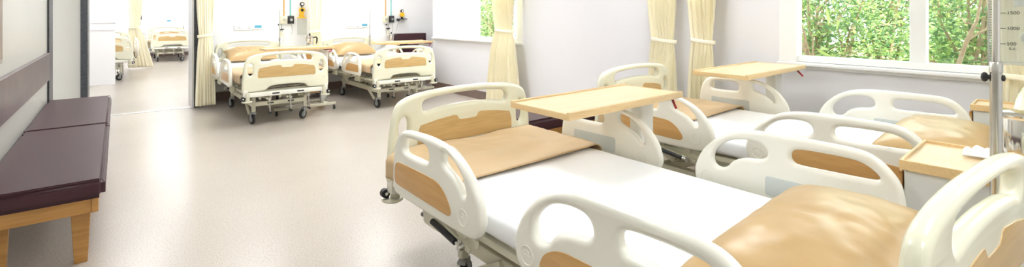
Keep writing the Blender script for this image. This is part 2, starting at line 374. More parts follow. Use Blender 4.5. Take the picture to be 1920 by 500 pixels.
def side_rail(parent, sx, foot):
    out, holes, ins = (FOOT_OUT, [FOOT_H1, FOOT_H2], FOOT_INS) if foot else (HEAD_OUT, [HEAD_H1, HEAD_H2], HEAD_INS)
    xc = sx*.556; th = .040
    r = plate('side_rail', [out]+holes, th, .0185, 'x', M['rails'], parent, centre=xc, k=4, res=5, inset=.0165)
    plate('wood_panel', [ins], .004, .0012, 'x', M['insert'], r, centre=xc+sx*th/2, k=3, inset=0)
    lab = rr(-.72, -.42, .548, .628, .012) if foot else rr(.36, .74, .548, .628, .012)
    plate('label_panel', [lab], .003, .001, 'x', M['label'], r, centre=xc-sx*(th/2), k=1, inset=0)
    # raised round emblem ring with a bar across
    cy, cz, rad = (-.249, .556, .031) if foot else (.106, .556, .029)
    n = 28
    for q in (-1, 1):
        e = MB()
        x = xc+q*(th/2+.0005)
        e.tube([(x, cy+rad*math.cos(2*PI*k/n), cz+rad*math.sin(2*PI*k/n)) for k in range(n+1)], .0016, 6)
        e.bar((x, cy-.012, cz), (x, cy+.012, cz), .002, .004, 0)
        e.tube([(x, cy+.009*math.cos(PI*k/8), cz+.008+.006*math.sin(PI*k/8)) for k in range(9)], .001, 5)
        e.build('round_emblem', M['rails'], r)
    return r
def rail_mech(parent, sx, yc):
    # folding arm, cream housing, black gas strut, small steel link below each side rail
    x = sx*.50
    a = MB()
    a.box(x-.022, x+.022, yc-.17, yc-.03, .385, .475, .018, 3)
    a.bar((x+sx*.03, yc-.12, .46), (x+sx*.055, yc-.12, .50), .06, .012); a.bar((x+sx*.03, yc+.16, .45), (x+sx*.055, yc+.16, .50), .05, .012)
    a.bar((x, yc-.1, .445), (x, yc+.22, .425), .014, .03); a.bar((x+sx*.02, yc-.05, .44), (x+sx*.02, yc+.2, .40), .01, .022)
    h = a.build('rail_bracket', M['frame'], parent)
    b = MB(); b.cyl((x+sx*.035, yc-.06, .435), (x+sx*.035, yc+.12, .412), .0125, n=14, bev=.003); b.build('gas_strut', M['black'], h)
    c = MB(); c.cyl((x+sx*.035, yc+.12, .412), (x+sx*.035, yc+.16, .407), .006); c.cyl((x+sx*.025, yc+.16, .407), (x+sx*.05, yc+.16, .407), .011); c.sphere((x+sx*.035, yc+.15, .425), .009); c.build('steel_link', M['steel'], h)
    return h
def caster(parent, x, y, r=.06, sw=0, zs=.2):
    t = Matrix.Translation((x, y, 0)) @ Matrix.Rotation(sw, 4, 'Z')
    def tr(o): o.data.transform(t); return o
    f = MB(); f.cyl((0, 0, zs-.06), (0, 0, zs), .017); f.box(-.022, .022, -.03, .045, zs-.075, zs-.055, .006, 2)
    for q in (-1, 1): f.bar((q*.021, .02, zs-.06), (q*.021, .02+.018, r), .004, .035, .001, up=(0, 1, 0))
    f = tr(f.build('caster', M['wheelgrey'], parent))
    w = MB(); w.cyl((-.014, .036, r), (.014, .036, r), r, n=28, bev=.006); w = tr(w.build('wheel', M['black'], f))
    h = MB(); h.cyl((-.0165, .036, r), (.0165, .036, r), r*.55, n=20, bev=.002); tr(h.build('wheel_hub', M['wheelgrey'], f))
    return f
def make_bed():
    r = empty('hospital_bed')
    up = []
    up.append(board(r, 'footboard', -1.075, .897, .05, .021, M['boards']))
    up.append(board(r, 'headboard', 1.053, .955, .046, .0215, M['boards']))
    for sx in (-1, 1):
        up.append(side_rail(r, sx, True)); up.append(side_rail(r, sx, False))
        up.append(rail_mech(r, sx, -.48)); up.append(rail_mech(r, sx, .43))
    # mattress with white fitted sheet
    def mt(u, v):
        a = 2*PI*u; ca, sa = math.cos(a), math.sin(a); e = 2/7
        t = v*2-1; y = 1.01*math.copysign(abs(math.sin(t*PI/2))**.30, t)*(1 if abs(t) < 1 else 1)
        k = max(0.02, 1-abs(y/1.01)**26)**(1/6)
        x = .487*math.copysign(abs(ca)**e, ca)*(.94+.06*k); z = .0615*math.copysign(abs(sa)**(2/4.5), sa)*k
        p = Vector((x, y, .5175+z)); q = noise.noise(p*3.1)*.004+noise.noise(Vector((x*9, y*3, z*4)))*.003
        if z > 0: p.z += q
        p.x += q*.5; return p
    mb = MB(); mb.grid(mt, 96, 70, True)
    for end in (0, 1):
        vs_ = [v for v in mb.bm.verts if abs(v.co.y-(1.01 if end else -1.01)) < 1e-4]
        if len(vs_) > 3:
            try: bmesh.ops.contextual_create(mb.bm, geom=vs_)
            except Exception: pass
    up.append(mb.build('mattress', M['sheet'], r)); up[-1].data.shade_smooth()
    # deck frame
    d = MB()
    for sx in (-1, 1): d.box(sx*.46-.015, sx*.46+.015, -1.04, 1.02, .425, .452, .004, 1)
    for y in (-1.0, -.55, 0, .5, .98): d.box(-.45, .45, y-.02, y+.02, .415, .448, .003, 1)
    for y in (-.8, -.3, .25, .75): d.box(-.44, .44, y-.07, y+.07, .446, .455)
    for sx in (-1, 1):
        d.box(sx*.36-.02, sx*.36+.02, -.85, .85, .36, .415, .004, 1)
        for y in (-.5, .12, .6): d.box(sx*.40-.045, sx*.40+.06, y-.018, y+.018, .36, .43, .003, 1)
    up.append(d.build('deck_frame', M['frame'], r))
    # foot cross member and head cross member
    for y, z in ((-1.075, .435), (1.053, .495)):
        c = MB(); c.box(-.46, .46, y-.022, y+.022, z-.055, z-.001, .005, 2)
        c.box(-.475, -.43, y-.03, y+.03, z-.055, z+.035, .006, 2); c.box(.43, .475, y-.03, y+.03, z-.055, z+.035, .006, 2)
        c = c.build('end_beam', M['rails'], r); up.append(c)
        s = -1 if y < 0 else 1
        for x in (-.13, .15): MB().box(x-.04, x+.04, y+s*.0215, y+s*.0235, z-.036, z-.02).build('beam_label', M['black'], c, False)
    # corner bumpers : cream disc arm with a small black roller on top
    for sx in (-1, 1):
        for y in (-1.10, 1.07):
            b = MB(); b.box(min(sx*.41, sx*.45), max(sx*.41, sx*.45), y-.02, y+.02, .33, .44, .006, 2); b.lathe([(0, .325), (.045, .325), (.056, .332), (.054, .342), (0, .348)], 20, sx*.440, y-.01)
            b = b.build('corner_bumper', M['frame'], r); up.append(b)
            q = MB(); q.cyl((sx*.48, y-.03, .374), (sx*.48, y+.006, .374), .023, n=18, bev=.004); q.cyl((sx*.47, y-.01, .346), (sx*.47, y-.01, .37), .01); q = q.build('bumper_roller', M['black'], b)
            h = MB(); h.cyl((sx*.48, y-.032, .374), (sx*.48, y+.008, .374), .008); h.build('roller_cap', M['rails'], q)
    # under deck mechanism: screw rods, links, crank handles
    m = MB()
    for x, l in ((-.22, .75), (0, 1.3), (.22, .6)):
        m.cyl((x, -1.09, .35), (x, -1.05+l, .37), .012, n=10); m.cyl((x, -.95, .352), (x, -.75, .355), .02, n=12)
    for x in (-.3, .3, -.1, .1):
        m.bar((x, -.75, .40), (x, -.55, .30), .008, .035); m.bar((x, -.2, .40), (x, -.4, .30), .008, .035); m.bar((x, .5, .41), (x, .3, .31), .008, .035)
    m.cyl((-.32, -.55, .31), (.32, -.55, .31), .012, n=10); m.cyl((-.32, .3, .32), (.32, .3, .32), .012, n=10)
    for x in (-.27, -.16, -.05, .06, .17, .28): m.bar((x, -.93, .41), (x+.03, -.8, .30), .01, .028); m.cyl((x, -.97, .345), (x, -.9, .345), .016, n=10)
    up.append(m.build('lifting_linkage', M['frame'], r))
    for x in (-.21, .02, .23):
        k = MB(); k.cyl((x, -1.145, .35), (x, -1.05, .35), .010, n=12); k.cyl((x, -1.135, .35), (x+.01, -1.135, .20), .007, n=10); k.cyl((x, -1.15, .35), (x, -1.12, .35), .018, n=14)
        k = k.build('crank_handle', M['steel'], r); up.append(k)
        g = MB(); g.cyl((x+.01, -1.15, .19), (x+.01, -1.07, .19), .013, n=12, bev=.003); g.build('crank_grip', M['black'], k)
    # lifting arms between base frame and deck
    low = []
    for sx in (-1, 1):
        for p, q in (((.26, -.85, .27), (.27, -.45, .41)), ((.26, .33, .27), (.27, -.0, .41)), ((.325, .10, .25), (.33, .42, .40)), ((.32, -.86, .12), (.32, -.62, .26))):
            a = MB(); a.bar((sx*p[0], p[1], p[2]), (sx*q[0], q[1], q[2]), .02, .036); low.append(a.build('lifting_arm', M['frame'], r))
    # base frame on four casters
    b = MB()
    for sx in (-1, 1):
        b.box(sx*.29-.022, sx*.29+.022, -.95, .42, .21, .278, .004, 1)
        for y in (-.95, .38): b.box(sx*.29-.02, sx*.29+.02, y-.02, y+.02, .15, .33 if y < 0 else .29, .005, 1)
    b.box(-.29, .29, -.97, -.93, .215, .265, .004, 1); b.box(-.29, .29, .36, .40, .22, .27, .004, 1); b.box(-.29, .29, -.32, -.28, .22, .26, .004, 1)
    b = b.build('base_frame', M['frame'], r); low.append(b)
    for x in (-.11, .12): MB().box(x-.035, x+.035, -.972, -.970, .235, .250).build('beam_label', M['black'], b, False)
    for x, y, sw in ((-.29, -.95, .25), (.29, -.95, 2.2), (-.29, .38, .3), (.29, .38, -.4)): low.append(caster(r, x, y, .06, sw))
    for o in up: o['up'] = 1
    for o in low: o['low'] = 1
    return r
proto = make_bed()
beds = [((1.55, 1.2), PI, 0, 0, 'large cream hospital bed nearest the camera, white sheet, tan cover across its foot'),
        ((3.195, 1.2), PI, .012, 0, 'cream hospital bed between the nearest bed and the big garden window'),
        ((1.58, 7.22), 0, -.035, -.05, 'cream hospital bed with oval tan foot panel standing beside the tied curtain at the doorway'),
        ((3.15, 7.22), 0, -.035, -.05, 'cream hospital bed in the far corner before the maroon bench back'),
        ((1.18, 17.3), 0, -.02, -.03, 'small cream bed at the far end of the room beyond the doorway'),
        ((-.235, 13.2), 0, -.02, 0, 'cream bed half hidden behind the white cross wall beyond the doorway')]
bed_objs = []
for i, (p, rz, dz, dx, lab) in enumerate(beds):
    o = proto if i == 0 else copy_tree(proto)
    o.location = (p[0], p[1], 0); o.rotation_euler = (0, 0, rz); bed_objs.append(o)
    tag(o, lab, 'hospital bed', 'hospital beds of the ward')
    if i == 0:      # this headboard sits a little skewed in its sockets
        for c in o.children:
            if c.name.startswith('headboard'):
                head_a = c
    for c in o.children:
        if 'low' in c: c.location.y = .28 if i < 2 else 0
    if i:
        for c in o.children:
            if 'up' in c: c.location.z = dz+(.058 if i in (2, 3) and c.name.startswith('mattress') else 0)
            if 'low' in c: c.location.x = dx
sk = math.radians(-6); cc = Vector((0, 1.067, 0)); head_a.rotation_euler = (0, 0, sk)
head_a.location = cc-Matrix.Rotation(sk, 3, 'Z') @ cc+Vector((0, 0, -.010))
for o in bpy.data.objects:
    for k in ('up', 'low'):
        if k in o: del o[k]

# ---------------------------------------------------------------- covers and pillows
def make_cover(l, seed, over=.1):
    # tan cover lying over the foot end: drapes down both sides; local x across, y from hem(0) to foot(-l)
    def fn(u, v):
        w = .487; s = (u-.5)*2*(w+over)
        if abs(s) <= w-.03: x, z = s, .590
        else:
            e = min(1, (abs(s)-(w-.03))/.05); x = math.copysign(w-.03+.036*math.sin(e*PI/2), s); z = .590-.03*(1-math.cos(e*PI/2))-max(0, abs(s)-(w+.02))
        y = -l*v+.012*math.sin(u*PI)*(1-v)
        q = Vector((x*2.2+seed, y*5, z)); k = noise.noise(q)*.009+abs(noise.noise(Vector((x*4+y*3+seed, y*9-x*3, 1))))*.011*(.25+.75*min(1, v*1.5))
        k += .006*math.sin(x*9+y*14+seed)*v
        if abs(s) < w-.02: z += max(k, -.004)+.006
        else: x += math.copysign(abs(k)+.004, s)
        return Vector((x, y, z))
    mb = MB(); mb.grid(fn, 70, 44); return mb
covers = [(0, .555, .535), (1, .60, .52), (2, .86, 1.08), (3, .86, 1.2), (4, 1.1, 1.1), (5, 1.1, 1.1)]
cl = ['smooth tan cover spread across the foot of the nearest bed', 'tan cover across the foot of the bed beside the garden window',
      'tan cover over the lower half of the bed beside the doorway curtain', 'tan cover over the lower half of the far corner bed before the maroon board',
      'tan cover on the small bed at the far end beyond the doorway', 'tan cover on the bed half hidden by the white cross wall']
for (i, l, _), lab in zip(covers, cl):
    (p, rz, dz, dx, _l) = beds[i]
    o = make_cover(l, i*3.7).build('bed_cover', M['tan'], solid=.006)
    o.location = Matrix.Rotation(rz, 3, 'Z') @ Vector((0, -1.04+l, 0)) + Vector((p[0], p[1], dz+(.058 if i in (2, 3) else 0))); o.rotation_euler = (0, 0, rz)
    tag(o, lab, 'bed cover', 'tan bed covers')
def make_pillow(a, b, h, seed):
    mb = MB()
    for sg in (1, -1):
        def fn(u, v):
            U = u*2-1; V = v*2-1
            x = a*U*(1-.06*(1-V*V)); y = b*V*(1-.09*(1-U*U))
            t = max(0, (1-abs(U)**2.6)*(1-abs(V)**2.6))**.5
            z = h*t*(1 if sg > 0 else .45)
            edge = max(abs(U), abs(V))
            wr = noise.noise(Vector((x*5+seed, y*6, sg)))*.016+abs(noise.noise(Vector((x*11+y*5, y*11-x*6+seed, 2))))*.012
            return Vector((x, y, sg*z+(wr*t if sg > 0 else 0)))
        mb.grid(fn, 44, 30)
    bmesh.ops.remove_doubles(mb.bm, verts=mb.bm.verts, dist=.0008)
    return mb
pl = [(0, .03, .76, .44, .24, .115, 0.03, 'plump shiny tan pillow at the head of the nearest bed'),
      (1, -.03, .76, .43, .24, .11, .04, 'shiny tan pillow on the bed beside the garden window'),
      (2, -.03, .80, .34, .19, .12, .05, 'tan pillow propped on the bed beside the doorway curtain'),
      (3, -.03, .79, .35, .19, .125, .04, 'tan pillow on the far corner bed next to its drip pole'),
      (4, 0, .76, .38, .21, .09, 0, 'tan pillow on the small bed at the far end beyond the doorway'),
      (5, 0, .76, .38, .21, .09, 0, 'tan pillow on the bed half hidden by the white cross wall')]
for i, lx, ly, a, b, h, rot, lab in pl:
    p, rz, dz, dx, _l = beds[i]
    o = make_pillow(a, b, h, i*2.1).build('pillow', M['pillow'])
    q = Matrix.Rotation(rz, 3, 'Z') @ Vector((lx, ly, 0))
    o.location = (p[0]+q.x, p[1]+q.y, .588+dz+h*.45); o.rotation_euler = (.0 if i in (0, 1) else .30, 0, rz+rot)
    if i > 1: o.location.z += .03
    if i in (2, 3): o.location.z += .058
    tag(o, lab, 'pillow', 'tan pillows')

# ---------------------------------------------------------------- overbed tables (column at +x end, legs reach to -x)
def make_table(L=.92, Wd=.375, zt=.88):
    r = empty('overbed_table')
    t = MB(); t.box(-L/2, L/2, -Wd/2, Wd/2, zt-.022, zt, .003, 1); top = t.build('tabletop', M['tray'], r)
    e = MB()
    e.box(-L/2-.004, L/2+.004, -Wd/2-.006, -Wd/2+.012, zt-.026, zt+.008, .003, 2); e.box(-L/2-.004, L/2+.004, Wd/2-.012, Wd/2+.006, zt-.026, zt+.008, .003, 2)
    e.box(-L/2-.006, -L/2+.006, -Wd/2, Wd/2, zt-.026, zt+.002, .003, 2); e.box(L/2-.006, L/2+.006, -Wd/2, Wd/2, zt-.026, zt+.002, .003, 2)
    e.build('edge_lip', M['trayedge'], top)
    s = MB(); s.box(.10, L/2-.03, -.06, .06, zt-.045, zt-.023, .004, 1); s.build('support_plate', M['column'], r)
    x = .36
    c = MB(); c.box(x-.06, x+.06, -.04, .04, .34, zt-.04, .012, 3); c.build('column', M['column'], r)
    c = MB(); c.box(x-.045, x+.045, -.03, .03, .09, .36, .006, 2); c.build('lower_column', M['bright'], r)
    b = MB(); b.box(x-.03, x+.03, -.19, .19, .065, .10, .006, 2)
    for sy in (-1, 1): b.box(-.36, x+.02, sy*.17-.018, sy*.17+.018, .065, .10, .006, 2); b.box(x+.0, x+.12, sy*.17-.018, sy*.17+.018, .065, .10, .006, 2)
    b.build('base', M['frame'], r)
    for px_ in (-.33, x+.10):
        for sy in (-1, 1):
            w = MB(); w.cyl((px_-.011, sy*.17, .026), (px_+.011, sy*.17, .026), .026, n=18, bev=.004); w.cyl((px_, sy*.17, .03), (px_, sy*.17, .07), .01)
            w = w.build('caster', M['black'], r)
            h = MB(); h.cyl((px_-.013, sy*.17, .026), (px_+.013, sy*.17, .026), .01); h.build('wheel_hub', M['wheelgrey'], w)
    l = MB(); l.tube([(x-.02, -.09, zt-.034), (x+.075, -.125, zt-.036), (x+.085, -.14, zt-.040), (x+.01, -.205, zt-.068)], .007, 8); l.build('height_lever', M['red'], r)
    return r
t0 = make_table()
tabs = [((1.90, 1.56), 0, .96, 1, 'beech overbed table with raised rim standing across the nearest bed'),
        ((3.66, 1.57), 0, 1.10, .90/.88, 'beech overbed table over the bed beside the garden window'),
        ((1.88, 6.78), 0, .93, .86/.88, 'beech overbed table across the bed beside the doorway curtain'),
        ((3.62, 7.15), 0, 1.02, .86/.88, 'beech overbed table in front of the maroon bench back in the far corner')]
for i, (p, rz, sc, sz, lab) in enumerate(tabs):
    o = t0 if i == 0 else copy_tree(t0)
    o.location = (p[0], p[1], 0); o.rotation_euler = (0, 0, rz); o.scale = (sc, 1, sz)
    tag(o, lab, 'overbed table', 'overbed tables')

# ---------------------------------------------------------------- benches
def make_bench(L, n, back=False):
    r = empty('bench')        # seat runs along +y from 0 to L, depth along x from -.485 to 0
    for i in range(n):
        a = L*i/n; b = L*(i+1)/n
        t = bmesh.new(); bmesh.ops.create_cube(t, size=1)
        for v in t.verts: v.co = Vector((-.24+v.co.x*.48, (a+b)/2+v.co.y*(b-a-.006), .412+v.co.z*.10))
        bmesh.ops.bevel(t, geom=list(t.edges), offset=.024, segments=5, affect='EDGES')
        mb = MB(); mb.add(t); c = mb.build('seat_cushion', M['maroon'], r)
        p = MB(); p.tube([(-.47, a+.012, .458), (-.012, a+.012, .458)], .0025, 6); p.tube([(-.47, b-.012, .458), (-.012, b-.012, .458)], .0025, 6); p.tube([(-.0085, a+.014, .45), (-.0085, b-.014, .45)], .0025, 6)
        p.build('piping', M['maroon'], c)
    f = MB(); f.box(-.46, -.43, .03, L-.03, .29, .362, .002, 1); f.box(-.055, -.028, .03, L-.03, .29, .362, .002, 1); f.box(-.43, -.055, .035, .062, .29, .362, .002, 1); f.box(-.43, -.055, L-.062, L-.035, .29, .362, .002, 1)
    f.build('apron', M['oak'], r)
    for y in ([.17, L/2, L-.17]):
        for x in (-.40, -.10):
            t = bmesh.new(); bmesh.ops.create_cube(t, size=1)
            for v in t.verts:
                k = .042 if v.co.z > 0 else .028
                v.co = Vector((x+v.co.x*2*k*.95, y+v.co.y*2*k*.6, .0 if v.co.z < 0 else .29))
            bmesh.ops.bevel(t, geom=list(t.edges), offset=.002, segments=1, affect='EDGES')
            mb = MB(); mb.add(t); mb.build('leg', M['oak'], r)
    return r
b1 = make_bench(3.3, 2); b1.location = (-.047, 3.2, 0); tag(b1, 'long maroon padded bench with oak legs against the grey left wall', 'bench')
b2 = make_bench(1.60, 1); b2.location = (2.42, 2.76, 0); b2.rotation_euler = (0, 0, -PI/2); b2.location = (2.45, 2.755, 0)
tag(b2, 'maroon padded bench with oak apron behind the foot of the nearest bed', 'bench')
# bench runs along +x : rotate so that local y -> +x and seat front (local x = 0) faces -y
for o in (b2,): o.rotation_euler = (0, 0, -PI/2)
b3 = empty('bench', (3.93, 7.88, 0)); tag(b3, 'maroon bench with tall padded back against the far corner wall', 'bench')
MB().box(0, .76, .38, .46, .40, .945, .012, 2).build('backrest', M['maroon'], b3); MB().box(0, .76, -.02, .38, .37, .46, .015, 2).build('seat_cushion', M['maroon'], b3)
MB().box(.02, .74, .0, .40, .31, .37, .002, 1).build('apron', M['oak'], b3)
for x in (.06, .70):
    for y in (.03, .36): MB().box(x-.03, x+.03, y-.03, y+.03, 0, .31, .002, 1).build('leg', M['oak'], b3)

# ---------------------------------------------------------------- curtains
def make_curtain(name, loc, rz, wt, wtie, wb, ztie, zb, zt, nf, lab, shift=0, amp=.020, seed=0, parts=True):
    r = empty(name, loc, rz); tag(r, lab, 'curtain', 'cream tied curtains')
    def prof(z):
        if z > ztie:
            k = min(1, (z-ztie)/(zt-ztie)*1.25); w = wtie+(wt-wtie)*(k**.62)
        else:
            k = (ztie-z)/(ztie-zb); w = wtie+(wb-wtie)*(k**.5*.8+k*.2)
        return w
    def fn(u, v):
        z = zb+(zt-zb)*v
        w = prof(z); d = abs(z-ztie); ka = .35+.65*min(1, d/.35)
        ph = noise.noise(Vector((u*3, seed, 0)))*1.2+noise.noise(Vector((u*2+seed, z*1.2, 4)))*1.1
        x = (u-.5)*w+shift*((ztie-z) if z < ztie else (z-ztie)*.3)
        y = amp*ka*math.sin(2*PI*nf*u+ph)+.4*amp*ka*math.sin(2*PI*nf*2.3*u+seed+z)
        x += .012*ka*math.sin(2*PI*nf*u*1.0+1.6+ph)
        y += -.05*math.cos((u-.5)*PI)*math.exp(-(d/.22)**2)
        return Vector((x, y, z))
    mb = MB(); mb.grid(fn, 26*nf//2, 60); mb.build('curtain_cloth', M['curtain'], r, solid=.004)
    t = MB()
    def tf(u, v):
        a = 2*PI*u; return Vector(((wtie/2+.014)*math.cos(a), -.02+(.058)*math.sin(a), ztie-.018+.036*v+.012*math.cos(a)))
    t.grid(tf, 40, 3, True); t.build('tieback', M['curtaintie'], r, solid=.006)
    return r
H2 = HC-.05
make_curtain('curtain', (.925, 7.68, 0), 0, .24, .15, .23, 1.02, .06, H2, 6, 'cream curtain tied beside the dark doorway frame', seed=1)
make_curtain('curtain', (2.53, 8.16, 0), 0, .28, .15, .26, 1.03, .06, H2, 6, 'cream curtain tied between the two beds at the back wall', seed=2)
make_curtain('curtain', (4.12, 5.12, 0), PI/2, .62, .36, .78, 1.08, .06, H2, 9, 'cream curtain tied over the right end of the far small window', seed=3)
make_curtain('curtain', (4.12, 2.62, 0), PI/2, .40, .24, .38, 1.05, .06, H2, 7, 'cream tied curtain on the long bare wall, left one of the close pair', seed=4)
make_curtain('curtain', (4.12, 2.215, 0), PI/2, .36, .20, .30, 1.06, .06, H2, 6, 'cream tied curtain between its twin and the big garden window', seed=5)
make_curtain('curtain', (4.16, .13, 0), PI/2, .56, .34, .40, .92, .06, H2, 8, 'cream curtain behind the steel drip pole at the right edge', seed=6)
make_curtain('curtain', (.31, 14.42, 0), 0, .30, .17, .48, 1.0, .05, H2, 6, 'cream tied curtain beyond the doorway between two far beds', seed=7, shift=.12)

# ---------------------------------------------------------------- drip poles
def drip_pole(x, y, ztop, r, zc, lab, arms=.17, z0=.42, knob=True):
    o = empty('drip_pole', (x, y, 0)); tag(o, lab, 'drip pole')
    m = MB(); m.cyl((0, 0, z0), (0, 0, zc), r, n=24); m.build('outer_tube', M['steel'], o)
    m = MB(); m.cyl((0, 0, zc-.03), (0, 0, ztop), r*.66, n=20); m.build('inner_tube', M['chrome'], o)
    m = MB(); m.lathe([(r, zc-.035), (r*1.13, zc-.033), (r*1.13, zc-.004), (r*.95, zc)], 24); m.build('collar', M['steel'], o)
    k = MB(); k.cyl((0, r*.3, zc-.05), (0, r*2.0, zc-.05), r*.5); k.sphere((0, r*1.75, zc-.05), r*.85, (1, .75, 1.25)); k.cyl((0, r*.5, zc-.05), (0, -r*1.2, zc-.05), r*.4); k.sphere((0, -r*1.15, zc-.05), r*.5, (1, .6, 1.4)); k.build('locking_knob', M['black'], o)
    h = MB(); a = arms
    h.tube([(-a/2, 0, ztop-.02), (-a/2-.01, 0, ztop-.035), (-a/2+.008, 0, ztop-.045), (-a/2+.015, 0, ztop-.02), (-a/2+.01, 0, ztop-.002), (0, 0, ztop), (a/2-.01, 0, ztop-.002), (a/2-.015, 0, ztop-.02), (a/2-.008, 0, ztop-.045), (a/2+.01, 0, ztop-.035), (a/2, 0, ztop-.02)], max(.003, r*.25), 6)
    h.build('hook_bar', M['steel'], o)
    b = MB(); b.box(-r*1.7, r*1.7, -r*1.7, r*1.7, z0, z0+.03, .003, 1); b.build('mounting_socket', M['frame'], o)
    return o
drip_pole(2.10, .163, 2.1, .0145, 1.155, 'large steel drip pole with black knob beside the headboard of the nearest bed', .3)
drip_pole(1.995, 8.20, 1.37, .012, .95, 'thin drip pole at the head of the bed beside the doorway curtain', .2)
drip_pole(3.50, 8.20, 1.37, .012, .95, 'thin drip pole at the head of the far corner bed', .24)
drip_pole(1.62, 18.35, 1.37, .012, .95, 'thin drip pole at the far end beyond the doorway', .24)

# ---------------------------------------------------------------- bedside cabinets
def cabinet(x0, x1, y0, y1, zt, lab, face):
    o = empty('bedside_cabinet', ((x0+x1)/2, (y0+y1)/2, 0)); tag(o, lab, 'cabinet', 'bedside cabinets')
    hx, hy = (x1-x0)/2, (y1-y0)/2
    MB().box(-hx+.012, hx-.012, -hy+.012, hy-.012, .08, zt-.035, .004, 1).build('body', M['cabinet'], o, False)
    t = MB().box(-hx+.004, hx-.004, -hy+.004, hy-.004, zt-.034, zt-.012, .002, 1).build('worktop', M['tray'], o, False)
    l = MB()
    for s in (-1, 1): l.box(s*hx-.010 if s > 0 else -hx, hx if s > 0 else -hx+.010, -hy, hy, zt-.036, zt, .002, 1); l.box(-hx+.01, hx-.01, s*hy-.010 if s > 0 else -hy, hy if s > 0 else -hy+.010, zt-.036, zt, .002, 1)
    l.build('edge_lip', M['trayedge'], t, False)
    yf = face*(hy-.006)
    d = MB().box(-hx+.02, hx-.02, min(yf, yf+face*.012), max(yf, yf+face*.012), zt-.19, zt-.045, .003, 1).build('drawer', M['oak'], o, False)
    MB().box(-.05, .05, min(yf+face*.012, yf+face*.03), max(yf+face*.012, yf+face*.03), zt-.125, zt-.113, .003, 1).build('handle', M['steel'], d)
    d = MB().box(-hx+.02, hx-.02, min(yf, yf+face*.012), max(yf, yf+face*.012), .09, zt-.20, .003, 1).build('door', M['oak'], o, False)
    MB().box(hx-.06, hx-.045, min(yf+face*.012, yf+face*.03), max(yf+face*.012, yf+face*.03), .35, .45, .003, 1).build('handle', M['steel'], d)
    for sx in (-1, 1):
        for sy in (-1, 1): MB().cyl((sx*(hx-.05)-.01, sy*(hy-.05), .025), (sx*(hx-.05)+.01, sy*(hy-.05), .025), .025, n=14).cyl((sx*(hx-.05), sy*(hy-.05), .03), (sx*(hx-.05), sy*(hy-.05), .085), .008).build('caster', M['black'], o)
    return o
cabinet(2.145, 2.57, -.04, .41, .785, 'cabinet with beech tray top between the pillows of the two near beds', 1)
cabinet(3.79, 4.06, -.06, .40, .785, 'beech topped cabinet beyond the window side bed, mostly behind the pole', 1)
cabinet(2.165, 2.56, 7.62, 8.06, .785, 'cabinet with coffee pot between the two beds at the back wall', -1)
cabinet(3.745, 3.925, 7.86, 8.30, .785, 'narrow cabinet carrying a coffee pot beside the maroon bench back', -1)

def coffee_pot(x, y, z, s, lab, rot=0, m='chrome'):
    o = empty('coffee_pot', (x, y, z), rot); tag(o, lab, 'coffee pot')
    b = MB(); b.lathe([(0, 0), (.052, 0), (.055, .004), (.052, .012), (.043, .075), (.044, .082), (.047, .086), (.05, .15), (.052, .152), (.052, .158), (0, .158)], 12)
    for i in range(1): b.bar((-.045, 0, .135), (-.072, 0, .152), .022, .018, .003)
    o2 = b.build('body', M[m], o); o2.data.transform(Matrix.Scale(s, 4))
    l = MB(); l.lathe([(0, .158), (.051, .158), (.045, .168), (.012, .18), (0, .181)], 12); k = l.build('lid', M[m], o); k.data.transform(Matrix.Scale(s, 4))
    l = MB(); l.sphere((0, 0, .192), .012); l = l.build('lid_knob', M['black'], k); l.data.transform(Matrix.Scale(s, 4))
    h = MB(); h.tube([(.045, 0, .145), (.085, 0, .152), (.098, 0, .135), (.096, 0, .095), (.088, 0, .06)], [.009, .010, .010, .009, .006], 8); h = h.build('handle', M['black'], o); h.data.transform(Matrix.Scale(s, 4))
    return o
coffee_pot(2.34, 7.80, .774, 1.15, 'steel coffee pot with black handle on the cabinet between the back beds')
coffee_pot(3.835, 8.02, .774, 1.05, 'steel coffee pot with black handle beside the maroon bench back')
# large polished flask near the camera
o = empty('steel_flask', (2.505, .125, .774)); tag(o, 'large polished steel flask on the near cabinet at the right edge', 'flask'); o.location.x = 2.488
MB().lathe([(0, 0), (.058, 0), (.062, .005), (.062, .15), (.060, .156), (0, .156)], 32).build('body', M['chrome'], o)
l = MB().lathe([(0, .156), (.066, .156), (.069, .160), (.069, .171), (.064, .176), (.045, .182), (0, .184)], 32).build('lid', M['chrome'], o)
h = MB().tube([(.0, -.06, .14), (.0, -.10, .14), (0, -.108, .12), (0, -.108, .05), (0, -.10, .03), (0, -.06, .03)], .006, 8).build('handle', M['chrome'], o)
# crumpled white napkin
def nap(u, v):
    x = (u-.5)*.12; y = (v-.5)*.16
    return Vector((x, y, .012+abs(noise.noise(Vector((x*22, y*18, 3))))*.05*(1-abs(2*u-1)**3)+.02*math.exp(-((u-.5)**2+(v-.5)**2)*8)))
o = MB().grid(nap, 24, 24).build('napkin', M['paper'], solid=.002); o.location = (2.44, .225, .773); o.scale = (.62, .62, .8); tag(o, 'crumpled white paper napkin on the near cabinet top beside the pole', 'napkin')

# graduated clear measuring jar hung on the near pole
o = empty('measuring_jar', (2.16, .09, 1.13), 0); tag(o, 'clear graduated jar marked 500 to 1500 hung on the large drip pole', 'measuring jar')
JR = -math.atan(740/886)
o.rotation_euler = (0, 0, -math.radians(84)); o.location = (2.20, .128, 1.143)
sh = MB(); sh.box(-.06, .10, .0, .002, 0, .5); sh.box(-.06, .10, .075, .077, 0, .5); sh.box(-.06, -.058, .002, .075, 0, .5); sh.box(.098, .10, .002, .075, 0, .5); sh.box(-.06, .10, 0, .077, -.004, 0)
sh = sh.build('jar_body', M['jar'], o, False)
fr = MB()
for (x, y) in ((-.06, 0), (.10, 0), (-.06, .077), (.10, .077)): fr.cyl((x, y, 0), (x, y, .5), .0022, n=8)
fr.tube([(-.06, 0, 0), (.10, 0, 0), (.10, .077, 0), (-.06, .077, 0), (-.06, 0, 0)], .0028, 6); fr.build('jar_rim', M['jar'], o)
sc = MB()
